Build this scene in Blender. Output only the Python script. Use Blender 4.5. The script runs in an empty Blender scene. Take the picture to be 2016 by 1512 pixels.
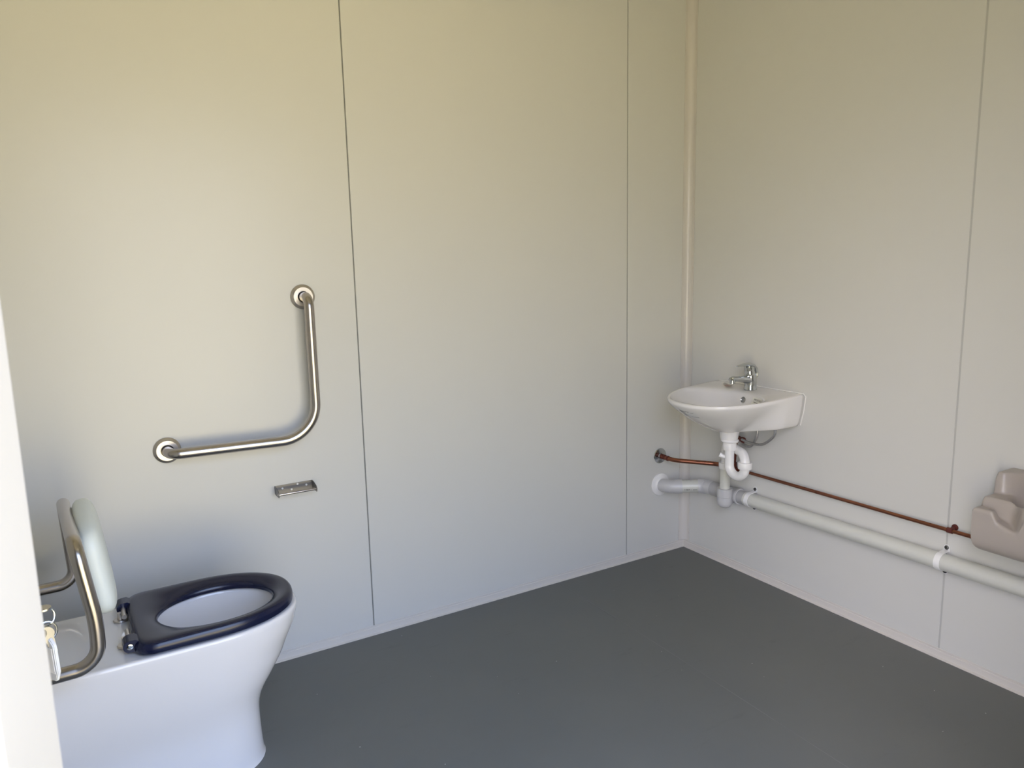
import bpy, bmesh, math, random
from mathutils import Vector, Matrix
random.seed(7)
PI = math.pi
S = bpy.context.scene
COL = S.collection

# ------------------------------------------------------------------ camera
cd = bpy.data.cameras.new('camera')
cam = bpy.data.objects.new('camera', cd); COL.objects.link(cam)
cam.location = (-2.4146, -2.4948, 1.3584)
cam.rotation_euler = (1.4059, 0.0225, -0.5407)
cd.sensor_width = 36.0; cd.lens = 36.0 * 1471.07 / 2016
cd.clip_start = 0.02
cd.dof.use_dof = True; cd.dof.focus_distance = 2.3; cd.dof.aperture_fstop = 22
S.camera = cam
# ------------------------------------------------------------------ sky, sun, exposure
S.view_settings.view_transform = 'Standard'; S.view_settings.look = 'None'
S.view_settings.gamma = 1.0; S.view_settings.use_curve_mapping = False
S.view_settings.exposure = 0.03
W = bpy.data.worlds.new('sky'); S.world = W; W.use_nodes = True
nt = W.node_tree; nt.nodes.clear()
tc = nt.nodes.new('ShaderNodeTexCoord'); sx = nt.nodes.new('ShaderNodeSeparateXYZ')
rp = nt.nodes.new('ShaderNodeValToRGB'); bg = nt.nodes.new('ShaderNodeBackground'); wo = nt.nodes.new('ShaderNodeOutputWorld')
nt.links.new(tc.outputs['Generated'], sx.inputs[0]); nt.links.new(sx.outputs[2], rp.inputs[0])
# hazier, whiter sky towards the sun's side
dt = nt.nodes.new('ShaderNodeVectorMath'); dt.operation = 'DOT_PRODUCT'; dt.inputs[1].default_value = (-0.787, -0.418, 0.454)
nt.links.new(tc.outputs['Generated'], dt.inputs[0])
hz = nt.nodes.new('ShaderNodeMapRange'); hz.interpolation_type = 'SMOOTHSTEP'; hz.inputs[1].default_value = 0.85; hz.inputs[2].default_value = 1.0
nt.links.new(dt.outputs['Value'], hz.inputs[0])
hm = nt.nodes.new('ShaderNodeMix'); hm.data_type = 'RGBA'; hm.inputs[7].default_value = (11.8, 11.6, 13.4, 1)
nt.links.new(hz.outputs[0], hm.inputs[0]); nt.links.new(rp.outputs[0], hm.inputs[6])
nt.links.new(hm.outputs[2], bg.inputs[0]); nt.links.new(bg.outputs[0], wo.inputs[0])
rp.color_ramp.elements[0].position = 0.0; rp.color_ramp.elements[0].color = (3.4, 3.4, 3.4, 1)
rp.color_ramp.elements[1].position = 0.65; rp.color_ramp.elements[1].color = (3.2, 4.5, 7.4, 1)
e_ = rp.color_ramp.elements.new(0.30); e_.color = (3.8, 4.6, 6.7, 1)
bg.inputs[1].default_value = 1.0
sl = bpy.data.lights.new('sun', 'SUN'); sl.energy = 41.0; sl.angle = 0.01; sl.color = (1.0, 0.95, 0.86)
sun = bpy.data.objects.new('sun', sl); COL.objects.link(sun)
sun.rotation_euler = Vector((0.70, -0.30, -1.0)).to_track_quat('-Z', 'Y').to_euler()
pl = bpy.data.lights.new('doorway_portal', 'AREA'); pl.shape = 'RECTANGLE'; pl.size = 1.17; pl.size_y = 2.08
pl.cycles.is_portal = True
po = bpy.data.objects.new('doorway_portal', pl); COL.objects.link(po)
po.location = (-1.846, -2.262, 1.05); po.rotation_euler = (PI / 2, 0, 0)
S.cycles.max_bounces = 12; S.cycles.diffuse_bounces = 8; S.cycles.glossy_bounces = 6
S.cycles.sample_clamp_indirect = 25.0
S.cycles.caustics_reflective = False; S.cycles.caustics_refractive = False

# ------------------------------------------------------------------ materials
def mat(name, col, rough=0.5, metal=0.0, coat=0.0, spec=0.5, noise=0.0, nscale=30.0, bump=0.0, bscale=200.0, rvar=0.0, trans=0.0):
    m = bpy.data.materials.new(name); m.use_nodes = True
    t = m.node_tree; b = t.nodes['Principled BSDF']
    b.inputs['Base Color'].default_value = (*col, 1); b.inputs['Roughness'].default_value = rough
    b.inputs['Metallic'].default_value = metal; b.inputs['Coat Weight'].default_value = coat
    b.inputs['Specular IOR Level'].default_value = spec
    b.inputs['Transmission Weight'].default_value = trans
    c = t.nodes.new('ShaderNodeTexCoord')
    if noise > 0 or rvar > 0:
        n = t.nodes.new('ShaderNodeTexNoise'); n.inputs['Scale'].default_value = nscale; n.inputs['Detail'].default_value = 4
        t.links.new(c.outputs['Object'], n.inputs['Vector'])
        if noise > 0:
            mx = t.nodes.new('ShaderNodeMix'); mx.data_type = 'RGBA'
            mx.inputs[6].default_value = (*[x * (1 - noise) for x in col], 1)
            mx.inputs[7].default_value = (*[min(1, x * (1 + noise)) for x in col], 1)
            t.links.new(n.outputs[0], mx.inputs[0]); t.links.new(mx.outputs[2], b.inputs['Base Color'])
        if rvar > 0:
            mr = t.nodes.new('ShaderNodeMapRange'); mr.inputs[3].default_value = rough - rvar; mr.inputs[4].default_value = rough + rvar
            t.links.new(n.outputs[0], mr.inputs[0]); t.links.new(mr.outputs[0], b.inputs['Roughness'])
    if bump > 0:
        n2 = t.nodes.new('ShaderNodeTexNoise'); n2.inputs['Scale'].default_value = bscale
        bp = t.nodes.new('ShaderNodeBump'); bp.inputs['Strength'].default_value = bump; bp.inputs['Distance'].default_value = 0.001
        t.links.new(c.outputs['Object'], n2.inputs['Vector']); t.links.new(n2.outputs[0], bp.inputs['Height'])
        t.links.new(bp.outputs[0], b.inputs['Normal'])
    return m

M_wall = mat('panel_cream', (0.64, 0.635, 0.605), 0.33, spec=0.5, noise=0.012, nscale=3, bump=0.03, bscale=9)
M_gap = mat('panel_gap', (0.22, 0.22, 0.21), 0.8)
M_trim = mat('trim_cream', (0.64, 0.61, 0.57), 0.26, noise=0.02, nscale=12)
M_ceil = mat('ceiling_white', (0.60, 0.59, 0.56), 0.6, noise=0.01)
M_frame = mat('door_frame_white', (0.45, 0.43, 0.40), 0.4, noise=0.02, nscale=20)
M_china = mat('white_china', (0.765, 0.75, 0.745), 0.07, coat=0.3, noise=0.006, nscale=4)
M_basin = mat('basin_china', (0.78, 0.765, 0.755), 0.08, coat=0.0, spec=0.45, noise=0.006, nscale=4)
M_navy = mat('navy_plastic', (0.0055, 0.008, 0.030), 0.24, spec=0.5, noise=0.05, nscale=8)
M_pad = mat('pale_vinyl', (0.72, 0.77, 0.735), 0.42, noise=0.012, nscale=20, bump=0.05, bscale=300)
M_steel = mat('brushed_steel', (0.47, 0.43, 0.39), 0.25, metal=1.0, noise=0.02, nscale=25)
M_plate = mat('satin_steel', (0.60, 0.555, 0.50), 0.36, metal=1.0, noise=0.04, nscale=40)
M_bracket = mat('bracket_steel', (0.20, 0.195, 0.195), 0.38, metal=1.0, noise=0.05, nscale=40)
M_chrome = mat('chrome', (0.56, 0.58, 0.58), 0.08, metal=1.0, noise=0.02)
M_copper = mat('copper', (0.31, 0.125, 0.078), 0.30, metal=1.0, noise=0.18, nscale=35, rvar=0.08)
M_copfit = mat('copper_fitting', (0.16, 0.045, 0.03), 0.5, metal=0.6, noise=0.2, nscale=60)
M_cupclip = mat('rust_red_clip', (0.10, 0.018, 0.012), 0.5, noise=0.15, nscale=80)
M_pvc = mat('pale_grey_pvc', (0.62, 0.625, 0.58), 0.34, noise=0.03, nscale=15)
M_pvcg = mat('grey_pvc_fitting', (0.55, 0.55, 0.56), 0.33, noise=0.04, nscale=20)
M_pvcd = mat('mid_grey_pvc', (0.42, 0.42, 0.425), 0.4, noise=0.04, nscale=20)
M_wht = mat('white_plastic', (0.83, 0.82, 0.81), 0.22, noise=0.01, nscale=10)
M_clip = mat('white_clip', (0.86, 0.86, 0.86), 0.4, noise=0.02, nscale=30)
M_screw = mat('dark_screw', (0.13, 0.13, 0.13), 0.38, metal=1.0, noise=0.3, nscale=200)
M_sil = mat('white_sealant', (0.84, 0.83, 0.79), 0.45, noise=0.01)
M_beige = mat('beige_polymer', (0.385, 0.345, 0.312), 0.34, noise=0.03, nscale=25, bump=0.08, bscale=260)
M_braid = mat('braided_steel', (0.55, 0.55, 0.56), 0.28, metal=1.0, noise=0.5, nscale=500)
M_black = mat('dark_ink', (0.06, 0.06, 0.06), 0.6)
M_label = mat('sticker_paper', (0.76, 0.755, 0.70), 0.35)
M_clear = mat('clear_sticker', (0.74, 0.735, 0.73), 0.25)
M_pink = mat('pale_pink', (0.72, 0.56, 0.53), 0.5)
M_tag = mat('clear_tag_plastic', (0.80, 0.82, 0.86), 0.25, trans=0.35)
M_brass = mat('brass_key', (0.52, 0.50, 0.47), 0.32, metal=1.0, noise=0.1, nscale=80)
M_ground = mat('sunlit_ground', (0.42, 0.35, 0.192), 0.9, noise=0.25, nscale=2.5)

def floor_material():
    m = bpy.data.materials.new('slate_vinyl'); m.use_nodes = True; t = m.node_tree; b = t.nodes['Principled BSDF']
    N = t.nodes.new; L = t.links.new
    c = N('ShaderNodeTexCoord')
    n1 = N('ShaderNodeTexNoise'); n1.inputs['Scale'].default_value = 2.2; n1.inputs['Detail'].default_value = 6; n1.inputs['Roughness'].default_value = 0.65
    L(c.outputs['Object'], n1.inputs['Vector'])
    r1 = N('ShaderNodeValToRGB'); r1.color_ramp.elements[0].position = 0.3; r1.color_ramp.elements[1].position = 0.72
    r1.color_ramp.elements[0].color = (0.130, 0.136, 0.130, 1); r1.color_ramp.elements[1].color = (0.148, 0.152, 0.143, 1)
    L(n1.outputs[0], r1.inputs[0])
    # dark scuffs
    mp = N('ShaderNodeMapping'); mp.inputs['Scale'].default_value = (2.5, 11.0, 1); mp.inputs['Rotation'].default_value = (0, 0, 0.7)
    L(c.outputs['Object'], mp.inputs[0])
    n2 = N('ShaderNodeTexNoise'); n2.inputs['Scale'].default_value = 1.6; n2.inputs['Detail'].default_value = 7; n2.inputs['Roughness'].default_value = 0.7
    L(mp.outputs[0], n2.inputs['Vector'])
    r2 = N('ShaderNodeValToRGB'); r2.color_ramp.elements[0].position = 0.60; r2.color_ramp.elements[1].position = 0.72
    r2.color_ramp.elements[1].color = (0.35, 0.35, 0.35, 1)
    L(n2.outputs[0], r2.inputs[0])
    m1 = N('ShaderNodeMix'); m1.data_type = 'RGBA'; m1.inputs[7].default_value = (0.088, 0.088, 0.083, 1)
    L(r2.outputs[0], m1.inputs[0]); L(r1.outputs[0], m1.inputs[6])
    # white specks of building dust
    v = N('ShaderNodeTexVoronoi'); v.voronoi_dimensions = '2D'; v.inputs['Scale'].default_value = 5.5; v.inputs['Randomness'].default_value = 1
    L(c.outputs['Object'], v.inputs['Vector'])
    sc = N('ShaderNodeSeparateColor'); L(v.outputs['Color'], sc.inputs[0])
    mr = N('ShaderNodeMapRange'); mr.inputs[1].default_value = 0.0; mr.inputs[2].default_value = 1.0; mr.inputs[3].default_value = -0.008; mr.inputs[4].default_value = 0.0085
    L(sc.outputs[0], mr.inputs[0])
    lt = N('ShaderNodeMath'); lt.operation = 'LESS_THAN'; L(v.outputs['Distance'], lt.inputs[0]); L(mr.outputs[0], lt.inputs[1])
    m2 = N('ShaderNodeMix'); m2.data_type = 'RGBA'; m2.inputs[7].default_value = (0.6, 0.6, 0.57, 1)
    L(lt.outputs[0], m2.inputs[0]); L(m1.outputs[2], m2.inputs[6]); L(m2.outputs[2], b.inputs['Base Color'])
    rr = N('ShaderNodeMapRange'); rr.inputs[3].default_value = 0.42; rr.inputs[4].default_value = 0.58
    L(n1.outputs[0], rr.inputs[0]); L(rr.outputs[0], b.inputs['Roughness'])
    nb = N('ShaderNodeTexNoise'); nb.inputs['Scale'].default_value = 350; L(c.outputs['Object'], nb.inputs['Vector'])
    bp = N('ShaderNodeBump'); bp.inputs['Strength'].default_value = 0.12; bp.inputs['Distance'].default_value = 0.001
    L(nb.outputs[0], bp.inputs['Height']); L(bp.outputs[0], b.inputs['Normal'])
    b.inputs['Specular IOR Level'].default_value = 0.4
    return m
M_floor = floor_material()
M_seam = mat('floor_weld', (0.170, 0.175, 0.165), 0.5, noise=0.2, nscale=6)

# ------------------------------------------------------------------ helpers
def obj(name, bm, m, parent=None, smooth=True, angle=40, label=None):
    bmesh.ops.recalc_face_normals(bm, faces=bm.faces)
    if smooth:
        for f in bm.faces: f.smooth = True
        lim = math.radians(angle)
        for e in bm.edges:
            if len(e.link_faces) == 2 and e.calc_face_angle(0) > lim: e.smooth = False
    me = bpy.data.meshes.new(name); bm.to_mesh(me); bm.free()
    me.materials.append(m)
    o = bpy.data.objects.new(name, me); COL.objects.link(o)
    if parent is not None:
        o.parent = parent
        # geometry is authored in world space: bring it into the parent's frame
        w = Matrix.Identity(4); p = parent
        while p is not None:
            w = Matrix.LocRotScale(p.location, p.rotation_euler, p.scale) @ w; p = p.parent
        me.transform(w.inverted())
    if label: o['label'] = label
    return o

def thing(name, label, cat, loc, group=None):
    o = bpy.data.objects.new(name, None); o.empty_display_size = 0.05; COL.objects.link(o)
    o.location = loc; o['label'] = label; o['category'] = cat
    if group: o['group'] = group
    return o

def tag(o, label, cat, group=None):
    o['label'] = label; o['category'] = cat
    if group: o['group'] = group
    return o

def struct(name, bm, m, parent=None, **k):
    o = obj(name, bm, m, parent, **k)
    if parent is None: o['kind'] = 'structure'
    return o

def box(bm, lo, hi, bev=0.0, seg=2):
    r = bmesh.ops.create_cube(bm, size=1)
    vs = r['verts']
    for v in vs:
        v.co = Vector([lo[i] + (hi[i] - lo[i]) * (v.co[i] + 0.5) for i in range(3)])
    if bev > 0:
        es = list({e for v in vs for e in v.link_edges})
        bmesh.ops.bevel(bm, geom=es, offset=bev, segments=seg, profile=0.5, affect='EDGES')
    return bm

def fillet(pts, radii, n=10):
    """polyline with rounded corners -> dense list of points"""
    P = [Vector(p) for p in pts]; out = [P[0]]
    for i in range(1, len(P) - 1):
        r = radii if isinstance(radii, (int, float)) else radii[i - 1]
        a = (P[i - 1] - P[i]); b = (P[i + 1] - P[i]); la, lb = a.length, b.length
        a.normalize(); b.normalize()
        ang = a.angle(b)
        if ang > PI - 0.01 or r <= 0: out.append(P[i]); continue
        d = min(r / math.tan(ang / 2), la * 0.499, lb * 0.499); r = d * math.tan(ang / 2)
        ctr = P[i] + (a + b).normalized() * (r / math.sin(ang / 2))
        s = P[i] + a * d - ctr; e = P[i] + b * d - ctr
        ax = s.cross(e).normalized(); tot = s.angle(e)
        for k in range(n + 1):
            out.append(ctr + Matrix.Rotation(tot * k / n, 3, ax) @ s)
    out.append(P[-1])
    res = [out[0]]
    for p in out[1:]:
        if (p - res[-1]).length > 1e-6: res.append(p)
    return res

def spline(pts, n=12):
    P = [Vector(p) for p in pts]; P = [2 * P[0] - P[1]] + P + [2 * P[-1] - P[-2]]; out = []
    for i in range(1, len(P) - 2):
        for k in range(n):
            t = k / n
            out.append(0.5 * ((2 * P[i]) + (P[i + 1] - P[i - 1]) * t + (2 * P[i - 1] - 5 * P[i] + 4 * P[i + 1] - P[i + 2]) * t * t + (3 * P[i] - P[i - 1] - 3 * P[i + 1] + P[i + 2]) * t ** 3))
    return out + [P[-2]]
def subpath(path, a, b):
    """the part of a path between two arc lengths (negative = from the end)"""
    L = [0.0]
    for i in range(1, len(path)): L.append(L[-1] + (path[i] - path[i - 1]).length)
    if a < 0: a += L[-1]
    if b <= 0: b += L[-1]
    def at(s):
        for i in range(1, len(path)):
            if s <= L[i] + 1e-9:
                t = (s - L[i - 1]) / max(1e-9, L[i] - L[i - 1]); return path[i - 1].lerp(path[i], t)
        return path[-1]
    return [at(a)] + [path[i] for i in range(len(path)) if a + 1e-6 < L[i] < b - 1e-6] + [at(b)]

def sweep(bm, path, rad, n=24, up=None, cap=True):
    """rad: number, or function(t)->r or (r_side, r_up)"""
    P = [Vector(p) for p in path]
    T = []
    for i in range(len(P)):
        T.append((P[min(i + 1, len(P) - 1)] - P[max(i - 1, 0)]).normalized())
    u = Vector(up) if up else (Vector((0, 0, 1)) if abs(T[0].z) < 0.9 else Vector((1, 0, 0)))
    L = [0.0]
    for i in range(1, len(P)): L.append(L[-1] + (P[i] - P[i - 1]).length)
    rings = []
    for i, p in enumerate(P):
        u = (u - T[i] * u.dot(T[i])).normalized(); s = T[i].cross(u)
        r = rad(L[i] / L[-1]) if callable(rad) else rad
        ra, rb = r if isinstance(r, tuple) else (r, r)
        rings.append([bm.verts.new(p + s * ra * math.cos(2 * PI * k / n) + u * rb * math.sin(2 * PI * k / n)) for k in range(n)])
    for a, b in zip(rings, rings[1:]):
        for k in range(n): bm.faces.new((a[k], a[(k + 1) % n], b[(k + 1) % n], b[k]))
    if cap:
        bm.faces.new(rings[0][::-1]); bm.faces.new(rings[-1])
    return bm

def lathe(bm, prof, org, axis=(0, 0, 1), n=40, closed=False):
    """prof: [(r, h)] along axis from org"""
    q = Vector((0, 0, 1)).rotation_difference(Vector(axis).normalized()); o = Vector(org)
    rings = []
    for r, h in prof:
        if r < 1e-6: rings.append([bm.verts.new(o + q @ Vector((0, 0, h)))])
        else: rings.append([bm.verts.new(o + q @ Vector((r * math.cos(2 * PI * k / n), r * math.sin(2 * PI * k / n), h))) for k in range(n)])
    pairs = list(zip(rings, rings[1:]))
    if closed: pairs.append((rings[-1], rings[0]))
    for a, b in pairs:
        if len(a) == 1 and len(b) == 1: continue
        for k in range(n):
            if len(a) == 1: bm.faces.new((a[0], b[k], b[(k + 1) % n]))
            elif len(b) == 1: bm.faces.new((a[k], a[(k + 1) % n], b[0]))
            else: bm.faces.new((a[k], a[(k + 1) % n], b[(k + 1) % n], b[k]))
    if not closed:
        for rr in (rings[0], rings[-1]):
            if len(rr) > 2: bm.faces.new(rr)
    return bm

def loft(bm, loops, cap0=True, cap1=True):
    R = [[bm.verts.new(p) for p in l] for l in loops]; n = len(R[0])
    for a, b in zip(R, R[1:]):
        for k in range(n): bm.faces.new((a[k], a[(k + 1) % n], b[(k + 1) % n], b[k]))
    if cap0: bm.faces.new(R[0][::-1])
    if cap1: bm.faces.new(R[-1])
    return R

def extrude_poly(bm, pts, direction):
    d = Vector(direction); a = [Vector(p) for p in pts]
    return loft(bm, [a, [p + d for p in a]])

def torus(bm, org, R, r, axis=(0, 0, 1), n=40, m=12):
    lathe(bm, [(R + r * math.cos(2 * PI * k / m), r * math.sin(2 * PI * k / m)) for k in range(m)], org, axis, n, closed=True)
    return bm

def by_angle(poly, cx, cy, n):
    """outline sampled at n equal angles around (cx, cy)"""
    out = []
    for i in range(n):
        th = 2 * PI * i / n; d = (math.cos(th), math.sin(th)); best = None
        for (x0, y0), (x1, y1) in zip(poly, poly[1:] + poly[:1]):
            ex, ey = x1 - x0, y1 - y0; den = d[0] * ey - d[1] * ex
            if abs(den) < 1e-12: continue
            t = ((x0 - cx) * ey - (y0 - cy) * ex) / den; u = ((x0 - cx) * d[1] - (y0 - cy) * d[0]) / den
            if t > 0 and -1e-9 <= u <= 1 + 1e-9: best = t if best is None else max(best, t)
        out.append((cx + d[0] * best, cy + d[1] * best))
    return out
def sstep(a, b, x):
    t = max(0.0, min(1.0, (x - a) / (b - a))); return t * t * (3 - 2 * t)

def screw(name, org, axis, r, h, m, parent):
    bm = bmesh.new()
    lathe(bm, [(r, 0), (r, h * 0.4), (r * 0.8, h), (r * 0.35, h), (r * 0.3, h * 0.4), (0, h * 0.4)], org, axis, 16)
    return obj(name, bm, m, parent)

# ------------------------------------------------------------------ room shell
X0, X1, Y0, Y1, H = -2.75, 0.0, -2.17, 0.0, 2.55
T = 0.08
def wall_back():
    bm = bmesh.new(); g = 0.0022
    cuts = [X0, -1.5478, -0.3478, X1 + T]
    for a, b in zip(cuts, cuts[1:]):
        box(bm, (a + (g if a > X0 else 0), 0, 0), (b - (g if b < 0 else 0), T * 0.5, H), 0.0008, 1)
    return struct('wall_back', bm, M_wall, smooth=False)
wb = wall_back()
bm = bmesh.new()
for x in (-1.5478, -0.3478): box(bm, (x - 0.0035, 0.0035, 0.002), (x + 0.0035, 0.03, H - 0.002))
struct('joint_gap', bm, M_gap, wb, smooth=False)
def wall_right():
    bm = bmesh.new(); g = 0.0030
    cuts = [Y1, -1.2131, Y0]
    for a, b in zip(cuts, cuts[1:]):
        box(bm, (0, b + (g if b > Y0 else -T), 0), (T * 0.5, a - (g if a < 0 else 0), H), 0.0008, 1)
    return struct('wall_right', bm, M_wall, smooth=False)
wr = wall_right()
bm = bmesh.new(); box(bm, (0.0010, -1.2131 - 0.003, 0.002), (0.03, -1.2131 + 0.003, H - 0.002))
struct('joint_gap', bm, mat('joint_grey_strip', (0.47, 0.47, 0.45), 0.6), wr, smooth=False)  # soft grey backing strip, slightly darker than the wall panels
bm = bmesh.new(); box(bm, (X0 - T, Y0 - T, 0), (X0, Y1 + T * 0.5, H)); struct('wall_left', bm, M_wall, smooth=False)
# front wall with the doorway
DL, DR, DH = -2.4425, -1.25, 2.10
bm = bmesh.new()
box(bm, (X0, Y0 - T, 0), (DL - 0.045, Y0, H)); box(bm, (DR + 0.045, Y0 - T, 0), (X1 + T * 0.5, Y0, H)); box(bm, (DL - 0.045, Y0 - T, DH + 0.045), (DR + 0.045, Y0, H))
struct('wall_front', bm, M_wall, smooth=False)
# steel door frame: a folded section around the opening
def frame_post(xa, xb, sgn):
    # section in plan, reveal face slightly splayed
    sec = [(xa, Y0 - T - 0.004), (xb, Y0 - T - 0.004), (xb + sgn * 0.0093, Y0 + 0.002), (xa, Y0 + 0.002)]
    bm = bmesh.new(); extrude_poly(bm, [(x, y, 0.0) for x, y in sec], (0, 0, DH + 0.045))
    bmesh.ops.bevel(bm, geom=[e for e in bm.edges if abs(e.verts[0].co.z - e.verts[1].co.z) > 1], offset=0.003, segments=3, affect='EDGES')
    return bm
bm = frame_post(DL - 0.045, DL, 1); struct('trim_1', bm, M_frame)
bm = frame_post(DR + 0.045, DR, -1); struct('trim_2', bm, M_frame)
bm = bmesh.new(); box(bm, (DL, Y0 - T - 0.004, DH), (DR, Y0 + 0.002, DH + 0.045), 0.003); struct('trim_3', bm, M_frame)
# floor and ceiling
bm = bmesh.new(); box(bm, (X0 - T, Y0 - T, -0.1), (X1 + T * 0.5, Y1 + T * 0.5, 0)); fl = struct('floor', bm, M_floor, smooth=False)
bm = bmesh.new()
prev = None
ys = [-0.03 - 0.02 * k for k in range(107)]
vs = []
for y in ys:
    x = -0.733 - 0.004 * math.sin(y * 3.1) - 0.010 * max(0, -y - 0.6)
    w = 0.0009 + 0.0004 * math.sin(y * 17)
    vs.append([bm.verts.new((x - w, y, 0.0004)), bm.verts.new((x + w, y, 0.0004)), bm.verts.new((x + w, y, -0.002)), bm.verts.new((x - w, y, -0.002))])
for a, b in zip(vs, vs[1:]):
    for k in range(4): bm.faces.new((a[k], a[(k + 1) % 4], b[(k + 1) % 4], b[k]))
struct('weld_seam', bm, M_seam, fl, smooth=False)
bm = bmesh.new(); box(bm, (X0 - T, Y0 - T, H), (X1 + T * 0.5, Y1 + T * 0.5, H + 0.1)); struct('ceiling', bm, M_ceil, smooth=False)
# ground outside
bm = bmesh.new(); box(bm, (-30, -40, -0.30), (30, 20, -0.16)); struct('ground', bm, M_ground, smooth=False)
# skirting: a small angle with a thin lip on top
def skirting(name, a, b, nrm):
    a, b, nrm = Vector(a), Vector(b), Vector(nrm)
    sec = [(0, 0), (0.012, 0), (0.012, 0.002), (0.0035, 0.0045), (0.0030, 0.024), (0.0012, 0.0255), (0.0012, 0.033), (0, 0.0335)]
    bm = bmesh.new()
    loft(bm, [[p + nrm * u + Vector((0, 0, v)) for u, v in sec] for p in (a, b)])
    return struct(name, bm, M_trim, smooth=False)
skirting('baseboard_back', (X0, 0, 0), (-0.0005, 0, 0), (0, -1, 0))
skirting('baseboard_right', (0, -0.0005, 0), (0, Y0, 0), (-1, 0, 0))
skirting('baseboard_left', (X0, 0, 0), (X0, Y0, 0), (1, 0, 0))
# coved corner trim with rivets
def cove():
    bm = bmesh.new(); R = 0.027; f = 0.036; t = 0.0016
    pts = [(-f, -0.0003), (-f, -t), (-R - 0.003, -t - 0.0004)]
    for k in range(13):
        a = PI / 2 * k / 12
        pts.append((-R + R * math.sin(a) - t, -R + R * math.cos(a) - t) if False else (-R + (R - t) * math.sin(a), -R + (R - t) * math.cos(a)))
    pts += [(-t - 0.0004, -R - 0.003), (-t, -f), (-0.0003, -f)]
    for k in range(13):
        a = PI / 2 * (12 - k) / 12
        pts.append((-R + (R - 0.0004) * math.sin(a), -R + (R - 0.0004) * math.cos(a)))
    extrude_poly(bm, [(x, y, 0.0345) for x, y in pts], (0, 0, H - 0.036))
    o = struct('trim_4', bm, M_trim, angle=25)
    for z in (2.22, 1.915, 1.608, 1.304, 0.997, 0.70, 0.389, 0.0766):
        for p, ax in (((-0.0315, -0.0017, z), (0, -1, 0)), ((-0.0017, -0.0315, z), (-1, 0, 0))):
            b = bmesh.new(); lathe(b, [(0.0030, 0), (0.0026, 0.0009), (0, 0.0012)], p, ax, 12)
            obj('rivet', b, M_plate, o)
    return o
cove()

# ------------------------------------------------------------------ door leaf, opened inward, hidden edge-on behind the frame
ang = math.radians(2.9)
hx, hy = -2.4545, Y0 + 0.004
def leaf_pt(s, off, z):   # s along the leaf from the hinge, off to its left
    return Vector((hx - s * math.sin(ang) - off * math.cos(ang), hy + s * math.cos(ang) - off * math.sin(ang), z))
LL = 0.84
bm = bmesh.new()
loft(bm, [[leaf_pt(s, o_, z) for s, o_ in ((0, 0), (LL, 0), (LL, 0.04), (0, 0.04))] for z in (0.012, 2.08)])
door = struct('door_1', bm, M_frame, smooth=False)
bm = bmesh.new(); kp = leaf_pt(0.778, 0, 0.922); kn = Vector((math.cos(ang), math.sin(ang), 0))
lathe(bm, [(0.024, 0), (0.024, 0.002), (0.0225, 0.004), (0.0085, 0.004), (0.0085, 0.006), (0, 0.006)], kp, kn, 32)
obj('lock_cylinder', bm, M_plate, door)

# ------------------------------------------------------------------ keys hanging from the lock
K = thing('key_bunch', 'key bunch with clear plastic tag hanging from the door lock at left', 'keys', kp)
bm = bmesh.new()
kt = Vector((0, 0, 1))
side = kn.cross(kt)
def plate_along(bm, org, ax, wd, nz, outline, th):
    ax, wd, nz = ax.normalized(), wd.normalized(), nz.normalized()
    loft(bm, [[org + ax * u + wd * v + nz * h for u, v in outline] for h in (-th / 2, th / 2)])
bow = [(0.0, -0.0035), (0.012, -0.0035)] + [(0.0225 - 0.0095 * math.cos(a), -0.0095 * math.sin(a)) for a in [0.35 + k * (2 * PI - 0.7) / 20 for k in range(21)]] + [(0.012, 0.0035), (0.0, 0.0035)]
plate_along(bm, kp - kn * 0.0065, kn, side, kt, bow, 0.0022)
obj('key', bm, M_brass, K)
ho = kp + kn * 0.0160
bm = bmesh.new(); torus(bm, ho + Vector((0.002, 0.001, -0.0135)), 0.0120, 0.0014, (0.75, -0.9, 0.1), 36, 8); obj('ring', bm, M_chrome, K)
rc = ho + Vector((0.0, 0.000, -0.0325))
bm = bmesh.new(); torus(bm, rc, 0.0128, 0.0014, (0.25, -1, 0.1), 36, 8); obj('ring', bm, M_chrome, K)
for tilt, dx in ((-0.5, -0.008), (0.35, 0.001), (-0.1, -0.014)):
    bm = bmesh.new(); d = Vector((math.sin(tilt) * 0.6, 0.1, -1)).normalized()
    outl = [(-0.0095 * math.cos(a), 0.0090 * math.sin(a)) for a in [-2.4 + k * 4.8 / 18 for k in range(19)]] + [(0.030, 0.0035), (0.033, 0), (0.030, -0.0035)]
    plate_along(bm, rc + Vector((dx, -0.004 + 0.3 * dx, -0.001)), d, Vector((1, 0.25 + tilt, 0)), Vector((-0.25 - tilt, 1, 0.1)), outl, 0.002)
    obj('key', bm, M_brass, K)
bm = bmesh.new()
to = rc + Vector((0.0015, 0.0, -0.008)); d = Vector((0.03, 0, -1)).normalized()
w_ = Vector((1, -1.6, 0)); nz_ = Vector((1.6, 1, 0))
def rrect(u0, u1, v, r, taper):
    o_ = [(u0 - 0.006, -0.004), (u0, -v * 0.8), (u0 + 0.004, -v)]
    o_ += [(u1 - 0.014, -v), (u1, -v * taper)]
    o_ += [(u1, v * taper), (u1 - 0.014, v)]
    o_ += [(u0 + 0.004, v), (u0, v * 0.8), (u0 - 0.006, 0.004)]
    return o_
plate_along(bm, to, d, w_, nz_, rrect(0.006, 0.062, 0.0125, 0, 0.45), 0.0055)
bmesh.ops.bevel(bm, geom=bm.edges[:], offset=0.0012, segments=2, affect='EDGES')
tg = obj('tag', bm, M_tag, K, label='clear plastic key tag')
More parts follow.
